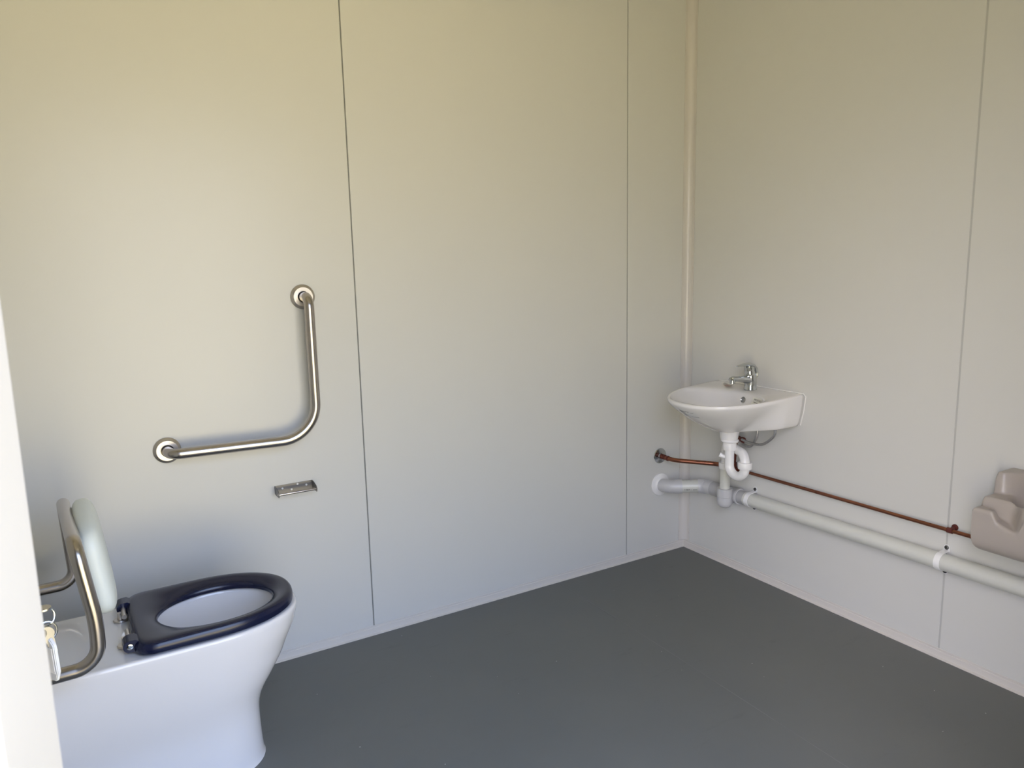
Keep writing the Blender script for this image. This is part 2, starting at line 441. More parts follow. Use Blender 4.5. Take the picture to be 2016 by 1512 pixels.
bm = bmesh.new(); plate_along(bm, to - nz_.normalized() * 0.003, d, w_, nz_, [(0.014, -0.008), (0.05, -0.008), (0.05, 0.008), (0.014, 0.008)], 0.0006)
obj('tag_insert', bm, M_clear, tg)

# ------------------------------------------------------------------ grab rail on the back wall
G = thing('grab_rail', 'L-shaped brushed steel grab rail on the back wall above the toilet', 'grab rail', (-1.95, 0, 1.0))
yr = -0.072
pth = fillet([(-2.183, -0.004, 0.7985), (-2.183, yr, 0.7985), (-1.7305, yr, 0.789), (-1.7305, yr, 1.2528), (-1.7305, -0.004, 1.2528)], [0.05, 0.115, 0.05], 16)
bm = bmesh.new(); sweep(bm, pth, 0.016, 28); obj('rail', bm, M_steel, G)
for c_ in ((-2.183, 0, 0.7985), (-1.7305, 0, 1.2528)):
    bm = bmesh.new(); lathe(bm, [(0.039, 0), (0.0405, 0.003), (0.0400, 0.006), (0.0325, 0.0125), (0.0315, 0.013), (0.0190, 0.0130), (0.0182, 0.0122), (0.0178, 0.009), (0.0178, 0)], c_, (0, -1, 0), 48)
    obj('flange', bm, M_plate, G, angle=20)

# ------------------------------------------------------------------ toilet roll holder
RH = thing('toilet_roll_holder', 'empty stainless steel toilet roll holder screwed to the back wall', 'toilet roll holder', (-1.803, 0, 0.613))
bm = bmesh.new()
xa, xb = -1.8675, -1.7395
box(bm, (xa, -0.0022, 0.5965), (xb, 0, 0.6258))
obj('back_plate', bm, M_bracket, RH, smooth=False)
for x, s in ((xa, 1), (xb - 0.002, 1)):
    bm = bmesh.new()
    sec = [(-0.0005, 0.6258), (-0.018, 0.6252), (-0.044, 0.6190), (-0.053, 0.6150), (-0.0570, 0.609), (-0.0570, 0.602), (-0.053, 0.5975), (-0.022, 0.5965), (-0.0005, 0.5975)]
    extrude_poly(bm, [(x, y, z) for y, z in sec], (0.002, 0, 0)); obj('side_arm', bm, M_bracket, RH, smooth=False)
bm = bmesh.new(); lathe(bm, [(0, -0.0008), (0.0038, -0.0008), (0.0044, 0.0), (0.0046, 0.002), (0.0046, 0.128), (0.0044, 0.130), (0.0038, 0.1308), (0, 0.1308)], (-1.8685, -0.0490, 0.6068), (1, 0, 0), 20); obj('rod', bm, M_steel, RH)
for p in ((-1.8422, -0.0022, 0.6138), (-1.812, -0.0022, 0.6057), (-1.7912, -0.0022, 0.6208), (-1.7613, -0.0022, 0.6128)):
    screw('screw', p, (0, -1, 0), 0.0036, 0.0016, M_sil, RH)

# ------------------------------------------------------------------ toilet
YC = -0.432
def d_outline(xb, xf, hw, el, n_side=8, n_arc=40, back_r=0.012, p=2.25):
    """D-shaped plan outline: square at the back (xb), superelliptic nose of length el ending at xf"""
    pts = []
    xs = xf - el
    pts.append((xb, YC - hw + back_r)); pts.append((xb + back_r * 0.3, YC - hw + back_r * 0.3)); pts.append((xb + back_r, YC - hw))
    for k in range(1, n_side): pts.append((xb + back_r + (xs - xb - back_r) * k / n_side, YC - hw))
    for k in range(n_arc + 1):
        a = -PI / 2 + PI * k / n_arc
        cx, sy = math.cos(a), math.sin(a)
        pts.append((xs + el * abs(cx) ** (2 / p), YC + hw * math.copysign(abs(sy) ** (2 / p), sy)))
    for k in range(n_side - 1, 0, -1): pts.append((xb + back_r + (xs - xb - back_r) * k / n_side, YC + hw))
    pts.append((xb + back_r, YC + hw)); pts.append((xb + back_r * 0.3, YC + hw - back_r * 0.3)); pts.append((xb, YC + hw - back_r))
    return pts
TO = thing('toilet', 'white china toilet pan with open navy blue seat against the back wall', 'toilet', (-2.3, YC, 0))
def interp(tab, z):
    for (z0, *a), (z1, *b) in zip(tab, tab[1:]):
        if z0 <= z <= z1:
            t = (z - z0) / (z1 - z0); return [u + (v - u) * t for u, v in zip(a, b)]
    return list(tab[-1][1:])
RIM = 0.432
tab = [(0.0, -2.046, 0.128, 0.16), (0.012, -2.049, 0.126, 0.16), (0.09, -2.053, 0.126, 0.16), (0.150, -2.052, 0.129, 0.165), (0.185, -2.044, 0.135, 0.18),
       (0.215, -2.029, 0.142, 0.20), (0.25, -2.006, 0.150, 0.22), (0.30, -1.977, 0.160, 0.24), (0.335, -1.962, 0.166, 0.25), (0.38, -1.940, 0.172, 0.26), (0.41, -1.932, 0.1755, 0.265), (0.424, -1.930, 0.177, 0.265)]
def catmull(tab, z):
    # smooth interpolation of the profile
    zs = [t[0] for t in tab]
    i = max(0, min(len(zs) - 2, next((k for k in range(len(zs) - 1) if z <= zs[k + 1]), len(zs) - 2)))
    t = (z - zs[i]) / (zs[i + 1] - zs[i]); r = []
    for c in range(1, len(tab[0])):
        p1, p2 = tab[i][c], tab[i + 1][c]
        m1 = (p2 - tab[i - 1][c]) / (zs[i + 1] - zs[i - 1]) if i > 0 else (p2 - p1) / (zs[i + 1] - zs[i])
        m2 = (tab[i + 2][c] - p1) / (zs[i + 2] - zs[i]) if i + 2 < len(tab) else (p2 - p1) / (zs[i + 1] - zs[i])
        h = zs[i + 1] - zs[i]; t2, t3 = t * t, t * t * t
        r.append((2 * t3 - 3 * t2 + 1) * p1 + (t3 - 2 * t2 + t) * h * m1 + (-2 * t3 + 3 * t2) * p2 + (t3 - t2) * h * m2)
    return r
loops = []
zz = [0.0, 0.004, 0.012] + [0.012 + 0.412 * k / 34 for k in range(1, 35)]
XB = X0 + 0.002
for z in zz:
    xf, hw, el = catmull(tab, z)
    loops.append([(x, y, z) for x, y in d_outline(XB, xf, hw, el)])
xf, hw, el = catmull(tab, 0.424)
for ins, z in ((0.0008, 0.4275), (0.0028, 0.4305), (0.006, RIM), (0.012, RIM)):
    loops.append([(x, y, z) for x, y in d_outline(XB + ins * 0.4, xf - ins, hw - ins, el)])
bc = Vector((-2.135, YC)); bax, bay = 0.165, 0.128
loops = [[(x, y, l[0][2]) for x, y in by_angle([(p[0], p[1]) for p in l], bc.x, bc.y, 180)] for l in loops]
# deck in to the bowl opening
outer = loops[-1]
def bowl_loop(f, z, cx=bc.x):
    o_ = []
    for x, y, _ in outer:
        a = math.atan2((y - bc.y) / bay, (x - bc.x) / bax)
        o_.append((cx + bax * f * math.cos(a), bc.y + bay * f * math.sin(a), z))
    return o_
inner0 = bowl_loop(1.0, RIM)
for t in (0.25, 0.5, 0.75): loops.append([(p[0] + (q[0] - p[0]) * t, p[1] + (q[1] - p[1]) * t, RIM) for p, q in zip(outer, inner0)])
loops.append(bowl_loop(1.02, RIM)); loops.append(bowl_loop(1.0, RIM - 0.002)); loops.append(bowl_loop(0.99, RIM - 0.010))
for f, z, cx in ((0.985, 0.405, bc.x), (0.97, 0.375, bc.x), (0.945, 0.350, bc.x), (0.90, 0.335, bc.x), (0.85, 0.327, bc.x - 0.003), (0.81, 0.320, bc.x - 0.006), (0.76, 0.300, bc.x - 0.012), (0.66, 0.262, bc.x - 0.02), (0.5, 0.222, bc.x - 0.03), (0.3, 0.195, bc.x - 0.04), (0.08, 0.188, bc.x - 0.045)):
    loops.append(bowl_loop(f, z, cx=cx))
bm = bmesh.new(); loft(bm, loops); obj('pan', bm, M_china, TO, angle=50)
# seat: rounded ring, solid towards the hinge
ZS = 0.437
def seat_outline(xb, xf, hw, el):
    return d_outline(xb, xf, hw, el, back_r=0.035, p=2.2)
sx0, sx1, shw = -2.352, -1.9395, 0.1745
hc = Vector((-2.139, YC)); hax, hay = 0.147, 0.116
so = by_angle(seat_outline(sx0, sx1, shw, 0.235), hc.x, hc.y, 144)
def seat_loop(t, z, io=0.0):
    """t=0 outer edge, 1 hole edge"""
    o_ = []
    for x, y in so:
        a = math.atan2((y - hc.y) / hay, (x - hc.x) / hax)
        ix, iy = hc.x + hax * math.cos(a), hc.y + hay * math.sin(a)
        o_.append((x + (ix - x) * t, y + (iy - y) * t, z))
    return o_
SL = [(0.06, ZS), (0.015, ZS + 0.002), (0.0, ZS + 0.008), (0.0, ZS + 0.016), (0.03, ZS + 0.0235), (0.09, ZS + 0.0280), (0.18, ZS + 0.0300), (0.32, ZS + 0.0298), (0.48, ZS + 0.0285), (0.64, ZS + 0.0255), (0.78, ZS + 0.0215), (0.90, ZS + 0.0175), (0.965, ZS + 0.0135), (1.0, ZS + 0.007), (0.985, ZS + 0.001), (0.95, ZS)]
bm = bmesh.new(); R_ = loft(bm, [seat_loop(t, z) for t, z in SL], False, False)
for k in range(len(so)): bm.faces.new((R_[-1][k], R_[-1][(k + 1) % len(so)], R_[0][(k + 1) % len(so)], R_[0][k]))
# hinge ears
for ya, yb in ((YC - 0.138, YC - 0.098), (YC + 0.102, YC + 0.142)):
    ex, ez, er = -2.3605, ZS + 0.0180, 0.0150
    sec = [(-2.322, ZS + 0.027), (-2.322, ZS + 0.001), (ex + 0.004, ez - er)] + [(ex + er * math.cos(a), ez + er * math.sin(a)) for a in [-PI / 2 - k * PI / 14 for k in range(15)]] + [(ex + 0.012, ez + er + 0.0005), (-2.340, ZS + 0.0280)]
    extrude_poly(bm, [(x, ya, z) for x, z in sec], (0, yb - ya, 0))
seat = obj('seat', bm, M_navy, TO, angle=38, label='navy blue plastic seat ring')
for y, d_ in ((YC - 0.1382, -1), (YC + 0.1422, 1)):
    bm = bmesh.new(); lathe(bm, [(0.0075, 0), (0.0072, 0.001), (0.004, 0.0016), (0.0035, 0.0008), (0, 0.0008)], (-2.3605, y, ZS + 0.0180), (0, d_, 0), 24)
    obj('hinge_pin', bm, M_chrome, seat, label='chrome hinge pin cap')
for y in (YC - 0.077, YC + 0.080):
    bm = bmesh.new()
    lathe(bm, [(0.0175, 0), (0.018, 0.004), (0.0165, 0.0062), (0.007, 0.0065), (0.0065, 0.024), (0, 0.0245)], (-2.369, y, RIM), (0, 0, 1), 32)
    lathe(bm, [(0.006, -0.034), (0.006, 0.034)], (-2.3605, y, ZS + 0.0180), (0, 1, 0), 20)
    obj('hinge', bm, M_plate, TO, label='chrome seat hinge on the pan')

# ------------------------------------------------------------------ backrest
BR = thing('backrest', 'pale padded backrest on bent steel tube frame behind the toilet seat', 'backrest', (-2.6, YC, 0.5))
yn, yf = -0.700, -0.170
pth = fillet([(X0 + 0.004, yn, 0.486), (-2.4285, yn, 0.4935), (-2.4225, yn, 0.585), (-2.4465, yn, 0.775), (-2.470, -0.205, 0.742), (-2.466, yf, 0.585), (-2.462, yf, 0.497), (X0 + 0.004, yf, 0.492)], [0.062, 0.5, 0.045, 0.045, 0.5, 0.062], 12)
bm = bmesh.new(); sweep(bm, pth, 0.0155, 28); obj('frame', bm, M_steel, BR)
for y, z in ((yn, 0.486), (yf, 0.492)):
    bm = bmesh.new(); lathe(bm, [(0.039, 0), (0.0405, 0.004), (0.034, 0.012), (0.017, 0.0125)], (X0, y, z), (1, 0, 0), 40); obj('flange', bm, M_plate, BR)
# cushion: superellipsoid slab leaning with the uprights
def cushion(c, ry, rz, rx, lean, yaw):
    bm = bmesh.new(); n, m = 56, 28
    rot = Matrix.Rotation(yaw, 3, 'Z') @ Matrix.Rotation(lean, 3, 'Y')
    def sg(v, e): return math.copysign(abs(v) ** e, v)
    rows = []
    for i in range(m + 1):
        ph = -PI / 2 + PI * i / m; cp = math.cos(ph); sp = math.sin(ph)
        rows.append([bm.verts.new(Vector(c) + rot @ Vector((rx * sg(sp, 0.75), ry * sg(cp, 0.40) * sg(math.cos(2 * PI * k / n), 0.40), rz * sg(cp, 0.40) * sg(math.sin(2 * PI * k / n), 0.40)))) for k in range(n)])
    for a, b in zip(rows, rows[1:]):
        for k in range(n): bm.faces.new((a[k], a[(k + 1) % n], b[(k + 1) % n], b[k]))
    bmesh.ops.remove_doubles(bm, verts=bm.verts, dist=1e-5)
    return bm
bm = cushion((-2.4125, -0.452, 0.668), 0.180, 0.112, 0.030, -0.12, 0.02); obj('cushion', bm, M_pad, BR, angle=180, label='pale vinyl cushion')

# ------------------------------------------------------------------ wash basin
BY = -0.421
def basin_outline(hw, L, n=160):
    """plan outline sampled by angle around the bowl centre"""
    cx = -0.185
    poly = []
    r = 0.014; st = 0.10
    poly += [(-0.001, BY + hw - r), (-0.001 - r * 0.3, BY + hw - r * 0.3), (-0.001 - r, BY + hw)]
    el = L - st
    for k in range(61):
        a = PI / 2 + PI * k / 60; p = 2.28
        poly.append((-st - el * abs(math.cos(a)) ** (2 / p), BY + hw * math.copysign(abs(math.sin(a)) ** (2 / p), math.sin(a))))
    poly += [(-0.001 - r, BY - hw), (-0.001 - r * 0.3, BY - hw + r * 0.3), (-0.001, BY - hw + r)]
    return by_angle(poly, cx, BY, n)
BO = basin_outline(0.224, 0.428)
def ztop(x): return 0.8195 + 0.052 * x
NB = len(BO); C0 = (-0.168, BY)
ft = [  # (shrink to drain, fraction of depth) front rows, back rows
    ((0.00, 0.00), (0.0, 0.00)), ((0.003, 0.06), (0.001, 0.06)), ((0.055, 0.17), (0.006, 0.2)), ((0.135, 0.30), (0.018, 0.40)), ((0.235, 0.44), (0.035, 0.60)),
    ((0.350, 0.59), (0.052, 0.78)), ((0.470, 0.72), (0.070, 0.90)), ((0.59, 0.83), (0.090, 0.965)), ((0.70, 0.92), (0.13, 1.0)), ((0.79, 0.97), (0.38, 1.02)), ((0.85, 1.0), (0.70, 1.10))]
outer_rows = []
ft = [(p[0].x, p[0].y, p[1].x, p[1].y) for p in zip(spline([(a_[0], a_[1], 0) for a_, b_ in ft], 3), spline([(b_[0], b_[1], 0) for a_, b_ in ft], 3))]
for sf, ff, sb, fb in ft:
    row = []
    for x, y in BO:
        g = sstep(-0.09, -0.22, x)
        s = sb + (sf - sb) * g; f = fb + (ff - fb) * g
        zt = ztop(x); zb = 0.694 + (0.659 - 0.694) * g
        row.append(Vector((x + (C0[0] - x) * s * sstep(-0.012, -0.05, x), y + (C0[1] - y) * s, zt + (zb - zt) * f)))
    outer_rows.append(row)
bcx, bax_, bay_ = -0.258, 0.137, 0.203
def bowl_row(xf, xk, hy, z):
    """one level of the bowl: front x, back x, half width, depth below the rim plane"""
    row = []; cx_, ax_ = (xf + xk) / 2, (xk - xf) / 2
    for x, y in BO:
        a = math.atan2((y - BY) / bay_, (x - bcx) / bax_); p = 2.45 + 6 * max(z, -0.06)
        c, s = math.cos(a), math.sin(a)
        px = cx_ + ax_ * math.copysign(abs(c) ** (2 / p), c); py = BY + hy * math.copysign(abs(s) ** (2 / p), s)
        # keep the bowl inside the outer shell by at least a wall thickness
        th = math.atan2(py - BY, px + 0.185) % (2 * PI); fi = th / (2 * PI) * NB; i0 = int(fi) % NB; u_ = fi - int(fi)
        ox_ = BO[i0][0] * (1 - u_) + BO[(i0 + 1) % NB][0] * u_; oy_ = BO[i0][1] * (1 - u_) + BO[(i0 + 1) % NB][1] * u_
        lim = math.hypot(ox_ + 0.185, oy_ - BY) - 0.013 - 1.0 * max(0.0, -z - 0.002); rr_ = math.hypot(px + 0.185, py - BY)
        if px < -0.125 and rr_ > lim: px, py = -0.185 + (px + 0.185) * lim / rr_, BY + (py - BY) * lim / rr_
        row.append(Vector((px, py, ztop(px) + z)))
    return row
ir0 = bowl_row(-0.400, -0.121, 0.203, 0.0)
top_rows = []
ob = outer_rows[0]
for t, dz in ((0.04, 0.0035), (0.12, 0.0045), (0.3, 0.0046), (0.55, 0.0040), (0.78, 0.0030), (0.92, 0.0010)):
    top_rows.append([Vector((a.x + (b.x - a.x) * t, a.y + (b.y - a.y) * t, ztop(a.x + (b.x - a.x) * t) + dz)) for a, b in zip(ob, ir0)])
in_rows = [bowl_row(*q) for q in ((-0.396, -0.1215, 0.201, -0.004), (-0.380, -0.123, 0.186, -0.013), (-0.352, -0.127, 0.160, -0.029), (-0.318, -0.131, 0.133, -0.050), (-0.286, -0.135, 0.109, -0.070),
    (-0.256, -0.139, 0.086, -0.090), (-0.229, -0.144, 0.063, -0.107), (-0.206, -0.150, 0.040, -0.119), (-0.188, -0.155, 0.020, -0.126), (-0.178, -0.160, 0.009, -0.130))]
bm = bmesh.new()
loft(bm, outer_rows[::-1] + top_rows + in_rows)
WB = thing('wash_basin', 'small white china hand basin mounted on the right wall near the corner', 'basin', (0, BY, 0.69))
obj('bowl', bm, M_basin, WB, angle=60)
bm = bmesh.new(); lathe(bm, [(0.041, 0.024), (0.0405, 0.012), (0.039, 0.0), (0.036, -0.022), (0.034, -0.031), (0.0, -0.031)], (C0[0], BY, 0.658), (0, 0, 1), 40)
obj('waste_neck', bm, M_basin, WB)
# bracket lug behind the neck
bm = bmesh.new(); lathe(bm, [(0.030, 0.02), (0.028, 0.0), (0.020, -0.012), (0.0, -0.016)], (-0.085, BY - 0.005, 0.668), (0, 0, 1), 28); obj('mounting_lug', bm, M_basin, WB)
def grid_pt(rows, fi, fj):
    i = int(max(0, min(len(rows) - 2, math.floor(fi)))); t = fi - i
    j = math.floor(fj); u = fj - j; n = len(rows[0])
    a, b = rows[i][j % n], rows[i][(j + 1) % n]; c, d = rows[i + 1][j % n], rows[i + 1][(j + 1) % n]
    return (a.lerp(b, u)).lerp(c.lerp(d, u), t)
def nearest_rows(rows, p, flip=1, eps=0.0005):
    """project a point on the row grid along its normal neighbourhood: returns fractional indices of the closest grid vertex"""
    best = None
    for i, r in enumerate(rows):
        for j, q in enumerate(r):
            d = (q - p).length
            if best is None or d < best[0]: best = (d, i, j)
    return best[1], best[2]
from mathutils.bvhtree import BVHTree
bmp = bmesh.new(); loft(bmp, outer_rows[::-1] + top_rows + in_rows); bmesh.ops.triangulate(bmp, faces=bmp.faces[:]); bmesh.ops.recalc_face_normals(bmp, faces=bmp.faces)
TREE = BVHTree.FromBMesh(bmp)
def project_patch(bm, org, udir, vdir, ndir, off):
    """moves the flat (u, v) coordinates of bm onto the basin surface"""
    org, u, v, n = Vector(org), Vector(udir).normalized(), Vector(vdir).normalized(), Vector(ndir).normalized()
    for q in bm.verts:
        p = org + u * q.co.x + v * q.co.y
        hit = TREE.ray_cast(p + n * 0.06, -n, 0.2)
        q.co = (hit[0] if hit[0] else p) + n * (off + q.co.z)
    return bm
def patch(w, h, th, nx=12, ny=8):
    bm = bmesh.new(); vs = [[bm.verts.new((w * (i / nx - 0.5), h * (j / ny - 0.5), th)) for i in range(nx + 1)] for j in range(ny + 1)]
    for a, b in zip(vs, vs[1:]):
        for i in range(nx): bm.faces.new((a[i], a[i + 1], b[i + 1], b[i]))
    return bm
def text_bm(s, size, align='CENTER'):
    cu = bpy.data.curves.new('txt', 'FONT'); cu.body = s; cu.size = size; cu.align_x = align; cu.resolution_u = 2
    to_ = bpy.data.objects.new('txt', cu); COL.objects.link(to_)
    dg = bpy.context.evaluated_depsgraph_get(); me = to_.evaluated_get(dg).to_mesh()
    bm = bmesh.new(); bm.from_mesh(me); to_.evaluated_get(dg).to_mesh_clear()
    bpy.data.objects.remove(to_); bpy.data.curves.remove(cu)
    return bm
def merge(dst, src, M):
    vm = {v: dst.verts.new(M @ v.co) for v in src.verts}
    for f in src.faces:
        try: dst.faces.new([vm[v] for v in f.verts])
        except ValueError: pass
    src.free()
# overflow with chrome ring on the bowl's rear slope
hit = TREE.ray_cast(Vector((-0.25, -0.452, 0.786)), Vector((1, 0, 0)), 0.3)
on = Vector(hit[1]); on = on if on.x < 0 else -on
bm = bmesh.new(); lathe(bm, [(0.0085, -0.006), (0.0085, 0.0015), (0.0098, 0.0028), (0.0125, 0.0015), (0.0128, 0.0)], hit[0], on, 32, closed=False)
obj('overflow_ring', bm, M_chrome, WB, label='chrome overflow ring')
bm = bmesh.new(); lathe(bm, [(0.0084, 0.0006), (0.0, 0.0006)], hit[0], on, 24)
obj('overflow_hole', bm, M_pvcd, WB)
# IMPORTANT notice on the bowl's rear wall
so_ = Vector((-0.20, -0.526, 0.7955)); u_ = Vector((-0.22, -1, 0)); v_ = Vector((0.0, 0, 1)); n_ = Vector((-1, 0.22, 0.12))
bm = project_patch(patch(0.072, 0.036, 0), so_, u_, v_, n_, 0.0005); st_ = obj('sticker', bm, M_label, WB, label='cream notice sticker reading IMPORTANT')
bm = bmesh.new()
merge(bm, text_bm('IMPORTANT', 0.0105), Matrix.Translation((0.003, 0.006, 0)))
for k, wd in enumerate((0.054, 0.034, 0.050)):
    x = -wd / 2 + 0.003; y = -0.0015 - 0.006 * k
    rnd = random.Random(k)
    while x < wd / 2:
        l = 0.003 + rnd.random() * 0.004
        b2 = bmesh.new(); vs = [b2.verts.new(p) for p in ((x, y, 0), (x + l, y, 0), (x + l, y + 0.0021, 0), (x, y + 0.0021, 0))]; b2.faces.new(vs); merge(bm, b2, Matrix.Identity(4)); x += l + 0.0012
project_patch(bm, so_, u_, v_, n_, 0.0009); obj('lettering', bm, M_black, st_, smooth=False)
# product label on the outside of the bowl at the front left
so_ = Vector((-0.375, -0.425, 0.762)); n_ = Vector((-0.94, -0.02, -0.34)).normalized(); u_ = Vector((0.02, -1, 0)).normalized(); v_ = n_.cross(u_); v_ = v_ if v_.z > 0 else -v_
LAB = (so_, u_, v_, n_)
bm = project_patch(patch(0.085, 0.042, 0), *LAB, 0.0004); st2 = obj('sticker', bm, M_clear, WB, label='white product sticker with fine print on the bowl front')
bm = bmesh.new()
rnd = random.Random(3)
for y, x0, x1, h in ((0.016, -0.040, 0.010, 0.0028), (0.0115, -0.040, -0.022, 0.0026), (0.011, 0.016, 0.026, 0.002), (0.006, -0.038, -0.016, 0.0026), (-0.013, 0.004, 0.036, 0.0020), (-0.004, -0.034, -0.020, 0.0022), (-0.0085, -0.033, -0.016, 0.0022), (-0.013, -0.031, -0.014, 0.0022)):
    x = x0
    while x < x1:
        l = 0.002 + rnd.random() * 0.004
        b2 = bmesh.new(); vs = [b2.verts.new(p) for p in ((x, y, 0), (x + l, y, 0), (x + l, y + h, 0), (x, y + h, 0))]; b2.faces.new(vs); merge(bm, b2, Matrix.Identity(4)); x += l + 0.001
project_patch(bm, *LAB, 0.0008); obj('lettering', bm, M_black, st2, smooth=False)
# sealant bead where the basin meets the wall
bm = bmesh.new()
ring = [Vector((-0.0005, BY - 0.206, 0.697)), Vector((-0.0005, BY - 0.218, 0.75)), Vector((-0.0005, BY - 0.2255, 0.812)), Vector((-0.0005, BY - 0.215, 0.8225)), Vector((-0.0005, BY + 0.215, 0.8225)), Vector((-0.0005, BY + 0.2255, 0.812)), Vector((-0.0005, BY + 0.218, 0.75)), Vector((-0.0005, BY + 0.206, 0.697))]
sweep(bm, ring, 0.0022, 10); obj('sealant_bead', bm, M_sil, WB, label='white sealant bead along the wall')

# curled paper sticker left on the deck
bm = bmesh.new(); zc = ztop(-0.0749) + 0.0052
vs = []
for i in range(13):
    a = 2 * i / 12 - 1
    row = []
    for j in range(7):
        b = 2 * j / 6 - 1
        w = 0.016 * math.sqrt(max(0.0, 1 - a * a * 0.96))
        row.append(bm.verts.new((-0.0749 + b * w * 0.8 - a * 0.012, -0.318 - a * 0.031 - b * w * 0.3, zc + 0.0065 * a * a * (1 if b > -0.5 else 0.7) + 0.0015 * b * b)))
    vs.append(row)
for a, b in zip(vs, vs[1:]):
    for j in range(6): bm.faces.new((a[j], a[j + 1], b[j + 1], b[j]))
bmesh.ops.solidify(bm, geom=bm.faces[:], thickness=0.0006)
tag(obj('curled_sticker', bm, M_label), 'small curled white paper sticker lying on the basin deck behind the bowl', 'sticker')
bpy.data.objects['curled_sticker'].data.materials.append(M_pink)
for p in bpy.data.objects['curled_sticker'].data.polygons:
    c_ = p.center
    if abs(c_.y + 0.318) < 0.016 and abs(c_.x + 0.0749) < 0.012: p.material_index = 1

# ------------------------------------------------------------------ basin tap
tx, ty, tz = -0.066, -0.432, ztop(-0.066) + 0.0042
TP = thing('basin_tap', 'chrome single lever mixer tap on the rear deck of the basin', 'tap', (tx, ty, tz))
bm = bmesh.new(); lathe(bm, [(0.0255, 0.0), (0.0255, 0.002), (0.0245, 0.004), (0.0238, 0.020), (0.0240, 0.036), (0.0245, 0.052), (0.0235, 0.060), (0.0, 0.064)], (tx, ty, tz), (0.0, 0, 1), 40); obj('body', bm, M_chrome, TP)
bm = bmesh.new()
sp_ = [Vector((tx + 0.006, ty, tz + 0.038)), Vector((tx - 0.02, ty, tz + 0.041)), Vector((tx - 0.05, ty, tz + 0.0465)), Vector((tx - 0.08, ty, tz + 0.0505)), Vector((tx - 0.102, ty, tz + 0.0525)), Vector((tx - 0.112, ty, tz + 0.051)), Vector((tx - 0.1165, ty, tz + 0.048))]
sweep(bm, sp_, lambda t: (0.021 - 0.008 * sstep(0, 0.8, t) - 0.004 * sstep(0.9, 1, t), 0.0185 - 0.0085 * sstep(0, 0.75, t) - 0.004 * sstep(0.9, 1, t)), 28, up=(0, 0, 1)); obj('spout', bm, M_chrome, TP)
bm = bmesh.new(); lathe(bm, [(0.0122, 0.016), (0.0122, 0.0), (0.0108, -0.001), (0.0108, -0.008), (0.009, -0.009), (0.0, -0.007)], (tx - 0.104, ty, tz + 0.041), (0.08, 0, 1), 28); obj('aerator', bm, M_chrome, TP)
bm = bmesh.new(); lathe(bm, [(0.0205, 0.0), (0.0215, 0.004), (0.0215, 0.018), (0.020, 0.021), (0.0205, 0.024), (0.021, 0.036), (0.014, 0.044), (0.0, 0.046)], (tx - 0.004, ty, tz + 0.056), (-0.12, 0, 1), 36); obj('cartridge', bm, M_chrome, TP)
bm = bmesh.new()
lv = [Vector((tx + 0.017, ty, tz + 0.050)), Vector((tx + 0.0175, ty, tz + 0.070)), Vector((tx + 0.0135, ty, tz + 0.086)), Vector((tx + 0.003, ty, tz + 0.097)), Vector((tx - 0.014, ty, tz + 0.1025)), Vector((tx - 0.036, ty, tz + 0.1035)), Vector((tx - 0.058, ty, tz + 0.1020)), Vector((tx - 0.076, ty, tz + 0.1005)), Vector((tx - 0.080, ty, tz + 0.1000))]
sweep(bm, lv, lambda t: (0.0215 - 0.0105 * sstep(0.35, 1, t) - 0.004 * sstep(0.95, 1, t), 0.0075 + 0.0015 * math.sin(PI * min(1, t * 1.6)) - 0.0055 * sstep(0.5, 1, t)), 24, up=(1, 0, 0)); obj('lever', bm, M_chrome, TP)

# ------------------------------------------------------------------ white waste trap under the basin
lx, ly = C0[0], BY - 0.004
TR = thing('basin_trap', 'white plastic S-bend waste trap hanging under the hand basin', 'waste trap', (lx, ly, 0.6))
ox, oy = -0.079, -0.322
sp = 0.0815
pr = 0.0185
pth = fillet([(lx, ly, 0.610), (lx, ly, 0.4820), (lx, ly - sp, 0.4820), (lx, ly - sp, 0.5785), (ox, oy, 0.5785), (ox, oy, 0.470)], [sp / 2, sp / 2, 0.038, 0.038], 14)
bm = bmesh.new(); sweep(bm, pth, pr, 28); obj('trap_pipe', bm, M_wht, TR)
def nut(org, r, h, n=10, ax=(0, 0, 1)):
    bm = bmesh.new(); prof = [(r * 0.72, 0), (r * 0.96, 0), (r, h * 0.12), (r, h * 0.88), (r * 0.96, h), (r * 0.72, h)]
    lathe(bm, prof, org, ax, n); return bm
obj('nut', nut((lx, ly, 0.5830), 0.0275, 0.026, 20), M_wht, TR, angle=20)
obj('nut', nut((lx, ly - sp, 0.522), 0.0280, 0.026, 20), M_wht, TR, angle=20)
obj('nut', nut((ox, oy, 0.466), 0.0275, 0.026, 20), M_wht, TR, angle=20)
bm = bmesh.new(); lathe(bm, [(0.033, 0.627), (0.0355, 0.624), (0.0355, 0.620), (0.033, 0.616), (0.027, 0.614), (0.027, 0.606)], (lx, ly, 0), (0, 0, 1), 36); obj('waste_flange', bm, M_wht, TR)
bm = bmesh.new(); sweep(bm, [Vector((lx, ly, 0.548)), Vector((lx - 0.016, ly + 0.022, 0.554)), Vector((lx - 0.021, ly + 0.029, 0.557))], 0.0088, 16); lathe(bm, [(0.0105, 0), (0.0105, 0.010), (0.0, 0.011)], (lx - 0.017, ly + 0.024, 0.5555), (-0.55, 0.72, 0.42), 18); obj('cleaning_spigot', bm, M_wht, TR)

